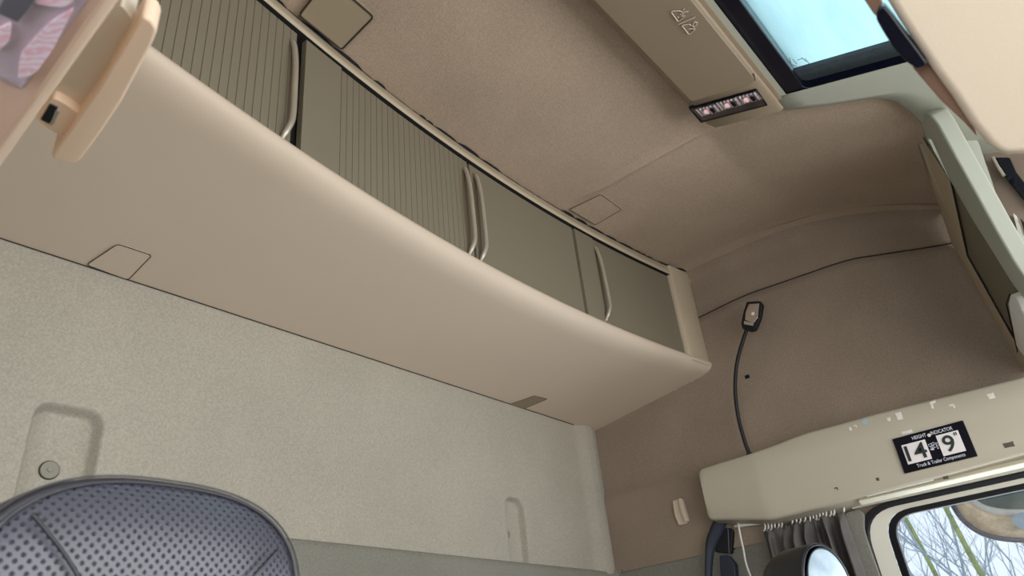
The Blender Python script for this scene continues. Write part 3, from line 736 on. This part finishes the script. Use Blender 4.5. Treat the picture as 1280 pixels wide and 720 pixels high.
# ---------------------------------------------------------------- front overhead unit at the right (above windscreen)
fu = thing('front_locker', 'tall narrow beige locker at the front right corner with dark olive door', 'cabinet', (1.55, .03, .45))
Fp = [onroof(1140, 146), onroof(1147, 180), onroof(1174, 260)]
Fp = [p if p.x < 1.6 else onx(*q, 1.6) for p, q in zip(Fp, ((1140, 146), (1147, 180), (1174, 260)))]
Fp += [onx(1190, 305, 1.592), onx(1222, 362, 1.592), onx(1252, 415, 1.592), onx(1281, 466, 1.592)]
pT = Vector((1.27, .034, .84)); pB = Vector((1.585, .060, .44)); nB = (pB-pT).cross(Vector((-1, -.25, 0))).normalized()
onb = lambda u, v, d=0: onp(u, v, pT-nB*0 + nB*d, nB)
Rp = [onb(*p) for p in ((1139, 150), (1156, 188), (1185, 262), (1202, 316), (1230, 368), (1258, 416), (1283, 458))]
Rp2 = [onb(*p) for p in ((1140, 152), (1164, 190), (1187, 225), (1208, 320), (1236, 370), (1263, 418), (1288, 458))]
Sp = [onb(*p) for p in ((1150, 154), (1168, 190), (1187, 224), (1232, 300), (1260, 345), (1287, 385), (1310, 420))]
bb = MB(); bb.grid([[a, a.lerp(c, .5) + nB*0, c, d] for a, c, d in zip(Fp, Rp, Rp2)]); bb.go('side_frame', M['trimedge'], fu, smooth=True)
sgn = 1 if nB.dot(Vector((1, 0, .5))) > 0 else -1
back = nB*sgn*.012
dp = [Rp2[2]] + Rp2[3:] + [Sp[i] for i in range(6, 2, -1)]
dpb = [p+back*.4 for p in dp]
dd = MB().prism(dpb, back).go('door', M['door'], fu, label='dark olive door')
MB().tube([p+back*.2 for p in (Rp2[2], Rp2[3], Rp2[4], Rp2[5], Rp2[6])], .0022, 6).go('door_gap', M['black'], fu)
hb = [onb(*p, -sgn*.012) for p in ((1263, 368), (1270, 372), (1288, 415), (1296, 448), (1280, 446), (1270, 432), (1260, 380))]
MB().prism(rnd(hb, .004, 3), back*1.2).go('handle', M['white'], dd, bevel=.002, label='pale handle')
MB().tube([onb(*p, -sgn*.006) for p in ((1262, 368), (1258, 380), (1272, 440))], .0012, 6).go('handle_seat', M['black'], dd)
# light edge moulding
ed = [(1139, 149), (1141, 142), (1150, 140), (1163, 144), (1172, 156), (1195, 198), (1220, 243), (1243, 285), (1266, 325), (1290, 362), (1318, 405), (1310, 420), (1287, 385), (1246, 324), (1215, 275), (1187, 226), (1165, 178), (1154, 157), (1148, 153)]
MB().prism([onb(*p, -sgn*.006) for p in ed], back*2.2).go('edge_moulding', M['plas_grey'], fu, bevel=.004, seg=3)
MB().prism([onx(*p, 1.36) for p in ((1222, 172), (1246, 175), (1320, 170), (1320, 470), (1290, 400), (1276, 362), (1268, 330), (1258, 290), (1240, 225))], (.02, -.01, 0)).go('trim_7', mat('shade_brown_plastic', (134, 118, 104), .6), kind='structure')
# return of the locker body to the wall and roof (closes it off)
Gp = [onx(*q, a.x+.004) for q, a in zip(((1182, 131), (1206, 148), (1224, 180), (1246, 245), (1262, 305), (1271, 335), (1300, 395)), Sp)]
MB().grid([[a+Vector((.004, 0, 0)), c] for a, c in zip(Sp, Gp)]).go('return_panel', M['plas_grey'], fu)
# pieces on the wall in front of it
fp = thing('grab_strap', 'black strap and buckle on the beige front pillar below the visor', 'strap', onx(1262, 225, 1.36))
MB().prism([onx(*p, 1.345) for p in ((1243, 196), (1262, 196), (1270, 214), (1290, 240), (1290, 262), (1262, 228), (1252, 214))], (.014, 0, 0)).go('strap', M['gloss'], fp, bevel=.003)
MB().tube([onx(*p, 1.341) for p in ((1241, 197), (1247, 208), (1255, 220))], .003, 8).go('buckle_edge', M['silver'], fp)
MB().tube([onx(1262, 222, 1.335), onx(1270, 230, 1.37)], .004, 8).go('anchor', M['gloss'], fp)
fc = thing('pillar_clip', 'white clip on the front pillar right of the green grey panel', 'clip', onx(1273, 285, 1.36))
MB().prism(rnd([onx(*p, 1.345) for p in ((1266, 266), (1271, 270), (1284, 305), (1284, 320), (1276, 305))], .002, 2), (.015, 0, 0)).go('body', M['white'], fc, bevel=.002)
MB().prism([onx(*p, 1.341) for p in ((1275, 272), (1290, 290), (1290, 304), (1281, 292))], (.01, 0, 0)).go('slot', M['black'], fc)
# ---------------------------------------------------------------- sun visor (near, upper right)
vz = thing('sun_visor', 'large pale beige sun visor with rounded corner in the upper right foreground', 'sun visor', (.62, -.1, .62))
vn = Vector((-.66, .10, -.74)).normalized(); vp = ray(1200, 100)*(.52/ray(1200, 100).x)
onv = lambda u, v, d=0: onp(u, v, vp - vn*d, vn)
vpx = [(1090, -32), (1108, 0), (1125, 28), (1145, 58), (1165, 88), (1190, 122), (1214, 158), (1234, 182), (1246, 192), (1260, 196), (1290, 194), (1420, 180), (1520, 60), (1480, -120), (1250, -160), (1100, -100)]
MB().prism([onv(*p) for p in spline([(*p, 0) for p in vpx], 1) and vpx], -vn*.022).go('panel', M['visor'], vz, bevel=.007, seg=4)
MB().prism([onv(*p, .012) for p in ((1140, 84), (1160, 78), (1186, 112), (1215, 155), (1222, 172), (1204, 152), (1176, 126))], -vn*.015).go('side_edge', M['brown'], vz, bevel=.002)  # shade on the visor's side face, painted as a brown strip
MB().prism([onv(*p, .020) for p in ((1080, -40), (1092, -20), (1106, 12), (1099, 24), (1092, 18), (1080, 0))], -vn*.01).go('hinge_flap', M['brown'], vz, bevel=.002)
cp = [(1096, 12), (1104, 6), (1114, 18), (1130, 40), (1148, 64), (1158, 78), (1156, 84), (1146, 86), (1136, 80), (1118, 62), (1104, 40), (1095, 24)]
MB().prism(rnd([onv(*p, -.004) for p in cp], .002, 2), -vn*.016).go('pivot_cap', M['gloss'], vz, bevel=.004, seg=3)
va = onv(1300, -60, .02)
MB().tube([va, va+Vector((.02, -.02, .06)), (va.x+.05, va.y-.04, zc(va.y-.04)+.0)], .006, 8).go('mount_arm', M['gloss'], vz, smooth=True)
# ---------------------------------------------------------------- passenger side lamp console (near, upper left)
nl = thing('side_lamp_console', 'blurred pale beige lamp console with clear lens in the upper left foreground', 'console', (-.2, .4, .36))
ZN = .36
pA = onz(150, 0, ZN); pB_ = onz(0, 210, ZN); dv = (pB_-pA)
hpoly = [pA - dv*.5, pB_ + dv*.25, Vector((XL, (pB_+dv*.25).y, ZN)), Vector((XL, (pA-dv*.5).y, ZN))]
MB().prism(hpoly, (0, 0, .03)).go('housing', M['near'], nl, bevel=.003)
def nz(u, v, dz=0): return onz(u, v, ZN+dz)
MB().prism([nz(*p, -.002) for p in ((126, 0), (150, -35), (120, -60), (-60, -60), (-60, 150), (-10, 192), (36, 130))], (0, 0, .003)).go('recess_panel', mat('pink_beige', (200, 168, 148), .5), nl, bevel=.0006)
ln = MB().prism(rnd([nz(*p, -.010) for p in ((116, -4), (140, -45), (0, -80), (-60, 40), (-20, 95), (28, 117))], .006, 4), (0, 0, .008)).go('lens', M['lens'], nl, bevel=.002)
b = MB(); b.prism([nz(*p, -.003) for p in ((112, -4), (130, -40), (0, -70), (-50, 40), (-10, 90), (27, 110))], (0, 0, .001)); b.go('reflector_tray', mat('lamp_tray', (220, 205, 212), .35, .1, 20, metal=.3), nl)
for (pp) in (((60, 30), (92, 12), (66, 62), (44, 92), (22, 100), (24, 70)), ((40, 4), (62, -20), (98, -4), (80, 10)), ((-8, 40), (14, 30), (12, 52), (-6, 66))):
    MB().prism(rnd([nz(*p, -.0065) for p in pp], .004, 3), (0, 0, .003)).go('bulb_reflector', M['rosy_reflection'], nl)
MB().prism([nz(*p, -.008) for p in ((10, -10), (45, -2), (22, 28), (-4, 16))], (0, 0, .003)).go('switch_pad', mat('grey_pad', (92, 92, 100), .5), nl)
# round-ended lever beside it
nt_ = [nz(*p, .05) for p in ((140, 15), (152, 5), (168, 28), (150, 66), (122, 112), (100, 140), (88, 150), (70, 150), (60, 120))]
MB().prism(rnd(nt_, .004, 3), (0, 0, .03)).go('lever_neck', mat('satin_beige', (226, 214, 196), .25, .05, 12, spec=.8), nl, bevel=.004)
MB().prism(rnd([nz(*p, .042) for p in ((66, 122), (82, 130), (101, 144), (92, 158), (82, 174), (50, 155), (44, 146))], .003, 3), (0, 0, .02)).go('lever_hub', M['near'], nl, bevel=.003)
MB().prism([nz(*p, .041) for p in ((62, 130), (73, 135), (62, 156), (50, 150))], (0, 0, .01)).go('latch_slot', M['gloss'], nl, bevel=.001)
MB().prism(rnd([nz(*p, .0405) for p in ((70, 137), (75, 139), (66, 157), (62, 158))], .001, 2), (0, 0, .01)).go('latch', M['chrome'], nl, bevel=.0008)
MB().prism(rnd([nz(*p, .036) for p in ((177, 20), (190, 26), (197, 38), (190, 56), (152, 128), (128, 164), (100, 202), (90, 206), (66, 199), (64, 194), (80, 172), (122, 112), (168, 34))], .004, 3), (0, 0, .022)).go('lever', M['near'], nl, bevel=.004, seg=3)
MB().box((XL, pA.y-.05, ZN+.02), (-.12, pB_.y+.02, .58)).go('mounting_body', M['near'], nl, bevel=.01)
# ---------------------------------------------------------------- rest of the cab (behind / beside the camera)
b = MB(); b.box((XL, YF, ZFL-.02), (XW, YR, ZFL)); b.go('floor', M['floor'], kind='structure')
def wall(name, rects, m='fab_side'):
    bb = MB()
    for a, c in rects: bb.box(a, c)
    bb.go(name, M[m], kind='structure')
wall('wall_left', [((XL-.03, YF, ZFL), (XL, YR, -.22)), ((XL-.03, YF, .30), (XL, YR, .96)), ((XL-.03, YF, -.22), (XL, -.45, .30)), ((XL-.03, .42, -.22), (XL, YR, .30))])
wall('wall_front', [((XL, YF-.03, ZFL), (XW, YF, -.20)), ((XL, YF-.03, .50), (XW, YF, .72)), ((XL, YF-.03, -.20), (XL+.12, YF, .50)), ((XW-.12, YF-.03, -.20), (XW, YF, .50))], 'header')
wp = thing('window_2', 'x', 'x', (.5, YF-.02, .15)); del wp['label'], wp['category']; wp['kind'] = 'structure'
MB().box((XL+.12, YF-.02, -.20), (XW-.12, YF-.015, .50)).go('pane', M['glass'], wp)
wp = thing('window_3', 'x', 'x', (XL-.02, 0, 0)); del wp['label'], wp['category']; wp['kind'] = 'structure'
MB().box((XL-.02, -.45, -.22), (XL-.015, .42, .30)).go('pane', M['glass'], wp)
# ---------------------------------------------------------------- outside: mirror, trees, ground
ZG = -2.0
mr = thing('door_mirror', 'large tan rounded mirror shell outside the driver door window', 'mirror', onx(1255, 650, 2.1))
mo = [(1178, 612), (1190, 630), (1202, 648), (1222, 664), (1250, 673), (1290, 675), (1340, 668), (1400, 640), (1400, 575), (1340, 560), (1220, 575), (1180, 590)]
mi = [(1205, 612), (1214, 626), (1230, 636), (1250, 641), (1270, 642), (1290, 641), (1330, 634), (1370, 618), (1370, 590), (1330, 580), (1240, 588), (1208, 598)]
mo3 = spline([onx(*p, 2.06) for p in mo]+[onx(*mo[0], 2.06)], 4)[:-1]; mi3 = spline([onx(*p, 2.10) for p in mi]+[onx(*mi[0], 2.10)], 4)[:-1]
n = len(mo3); MB().add([p for p in mo3]+[p for p in mi3]+[p+Vector((.05, 0, 0)) for p in mo3], [(i, (i+1) % n, n+(i+1) % n, n+i) for i in range(n)]+[(i, (i+1) % n, 2*n+(i+1) % n, 2*n+i) for i in range(n)]).go('shell', M['housing'], mr, smooth=True)
MB().tube(mo3, .006, 8, closed=True).go('shell_rim', M['thread'], mr, smooth=True)
MB().tube(mi3, .010, 8, closed=True).go('inner_rim', M['white'], mr, smooth=True)
MB().prism(mi3, (.01, 0, 0)).go('mirror_glass', M['mirrorglass'], mr)
MB().prism([onx(*p, 2.058) for p in ((1262, 648), (1276, 640), (1290, 642), (1290, 662), (1272, 660))], (.004, 0, 0)).go('patch', M['blue'], mr, label='grey blue window reflection painted on the shell')  # window reflection on the shell, put in as a coloured patch
MB().tube([onx(1400, 620, 2.08), (1.72, -.62, .10), (1.62, -.66, .05)], .02, 8).go('arm', M['black'], mr)
MB().box((XL-.3, YF-.3, ZG-.02), (14, 6, ZG)).go('ground', M['ground'], kind='structure')
def tree(name, label, bx, by, lean, hgt, r0, trunk_m, seed, nb, group):
    rr = random.Random(seed)
    t = thing(name, label, 'tree', (bx, by, ZG), group)
    pts = []
    for k in range(14):
        h = hgt*k/13; pts.append(Vector((bx + lean[0]*h + .05*math.sin(k*.8+seed), by + lean[1]*h + .05*math.cos(k*.9+seed), ZG+h)))
    MB().tube(pts, [lerp(r0, r0*.25, k/13) for k in range(14)], 8).go('trunk', trunk_m, t, smooth=True)
    bb = MB()
    def br(p, d, l, r, dep):
        P = [p]; q = p; dd_ = d.copy()
        for k in range(5):
            dd_ = (dd_ + Vector((rr.uniform(-.16, .16), rr.uniform(-.16, .16), rr.uniform(-.04, .14)))).normalized(); q = q + dd_*l/5; P.append(q)
        bb.tube(P, [lerp(r, r*.4, k/5) for k in range(6)], 4)
        if dep:
            for k in range(1, 6):
                for _ in range(1):
                    d2 = (dd_ + Vector((rr.uniform(-.9, .9), rr.uniform(-.9, .9), rr.uniform(-.3, .6)))).normalized()
                    br(P[k], d2, l*.55, r*.5, dep-1)
    for k in range(nb):
        f = rr.uniform(.18, .98); i = int(f*13); p = pts[i].lerp(pts[min(13, i+1)], f*13-i)
        a = rr.uniform(0, 6.283); br(p, Vector((math.cos(a), math.sin(a), rr.uniform(.9, 2.0))).normalized(), rr.uniform(.5, .9), .009, 2)
    bb.go('branches', M['bark'], t)
def trunk_at(pxa, pxb, X):
    a = onx(*pxa, X); c = onx(*pxb, X); sl = (a.y-c.y)/(a.z-c.z); return a.y + sl*(ZG-a.z), sl
for nm, pa, pb, X, r0, sd, lab in (('tree', (1127, 650), (1157, 716), 6.0, .028, 3, 'mossy green trunked bare tree nearest the rear edge of the door window'),
                      ('tree', (1193, 633), (1228, 716), 5.0, .026, 5, 'mossy green trunked bare tree in the middle of the door window'),
                      ('tree', (1268, 668), (1282, 690), 7.2, .036, 8, 'mossy green trunked bare tree under the outside mirror')):
    by, sl = trunk_at(pa, pb, X)
    tree(nm, lab, X, by, (0, sl), 4.6, r0, M['moss'], sd, 10, 'mossy trees outside')
for k, (X, yy) in enumerate(((9.5, 2.9), (9.0, 1.75), (8.6, .5), (11.5, 2.6), (12.0, .9), (13.2, 3.6))):
    tree('bare_tree', 'thin grey leafless tree in the tangle seen through the door window', X, yy, (random.uniform(-.05, .05), random.uniform(-.06, .06)), 5.2, .022, M['bark'], 20+k, 18, 'grey bare trees outside')
# ---------------------------------------------------------------- light
w = bpy.data.worlds.new('sky'); sc.world = w; w.use_nodes = True; nt = w.node_tree
bg = nt.nodes['Background']
tc = nt.nodes.new('ShaderNodeTexCoord'); sp_ = nt.nodes.new('ShaderNodeSeparateXYZ'); nt.links.new(tc.outputs['Generated'], sp_.inputs[0])
rp = nt.nodes.new('ShaderNodeValToRGB'); nt.links.new(sp_.outputs['Z'], rp.inputs['Fac'])
e = rp.color_ramp.elements; e[0].position = 0; e[0].color = (.82, .90, 1.0, 1); e[1].position = .6; e[1].color = (.80, .92, 1.0, 1)
nt.links.new(rp.outputs['Color'], bg.inputs['Color']); bg.inputs['Strength'].default_value = 1.25
def area(name, loc, size, sizey, rot, power, color=(1, 1, 1)):
    l = bpy.data.lights.new(name, 'AREA'); l.shape = 'RECTANGLE'; l.size = size*S; l.size_y = sizey*S; l.energy = power; l.color = color
    o = bpy.data.objects.new(name, l); col.objects.link(o); o.location = W(loc); o.rotation_euler = rot; return o
# daylight entering through the windscreen, the passenger window, the driver window and the roof hatch
area('windscreen_daylight', (.52, YF+.02, .15), 1.85, .66, (math.radians(102), 0, 0), 29, (1, .975, .94))
area('passenger_window_daylight', (XL+.02, -.02, .04), .5, .85, (0, math.radians(-90), 0), 9, (.9, .95, 1))
area('driver_window_daylight', (XW+.03, -.03, .03), .40, .76, (0, math.radians(90), 0), 7, (.93, .97, 1))
area('hatch_daylight', (.87, -.03, zc(-.03)+.05), .50, .36, (math.atan(SL), 0, 0), 4, (.85, .97, 1))
# ---------------------------------------------------------------- camera
cd = bpy.data.cameras.new('camera'); cam = bpy.data.objects.new('camera', cd); col.objects.link(cam); sc.camera = cam
from mathutils import Matrix
# columns: camera right, up, back expressed in cab axes
right = Vector((AX.x, AY.x, AZ.x)); down = Vector((AX.y, AY.y, AZ.y)); fwd = Vector((AX.z, AY.z, AZ.z))
R = Matrix((right, -down, -fwd)).transposed().to_4x4()
cam.matrix_world = Matrix.Translation(W((0, 0, 0))) @ R
cd.sensor_width = 36; cd.lens = 36*F/1280; cd.clip_start = .02; cd.clip_end = 100
cd.dof.use_dof = True; cd.dof.focus_distance = 1.9; cd.dof.aperture_fstop = 8
sc.view_settings.view_transform = 'Standard'; sc.view_settings.look = 'None'; sc.view_settings.gamma = 1; sc.view_settings.use_curve_mapping = False
sc.view_settings.exposure = 0.0
sc.cycles.use_denoising = True
sc.cycles.max_bounces = 12; sc.cycles.diffuse_bounces = 6; sc.cycles.transparent_max_bounces = 12
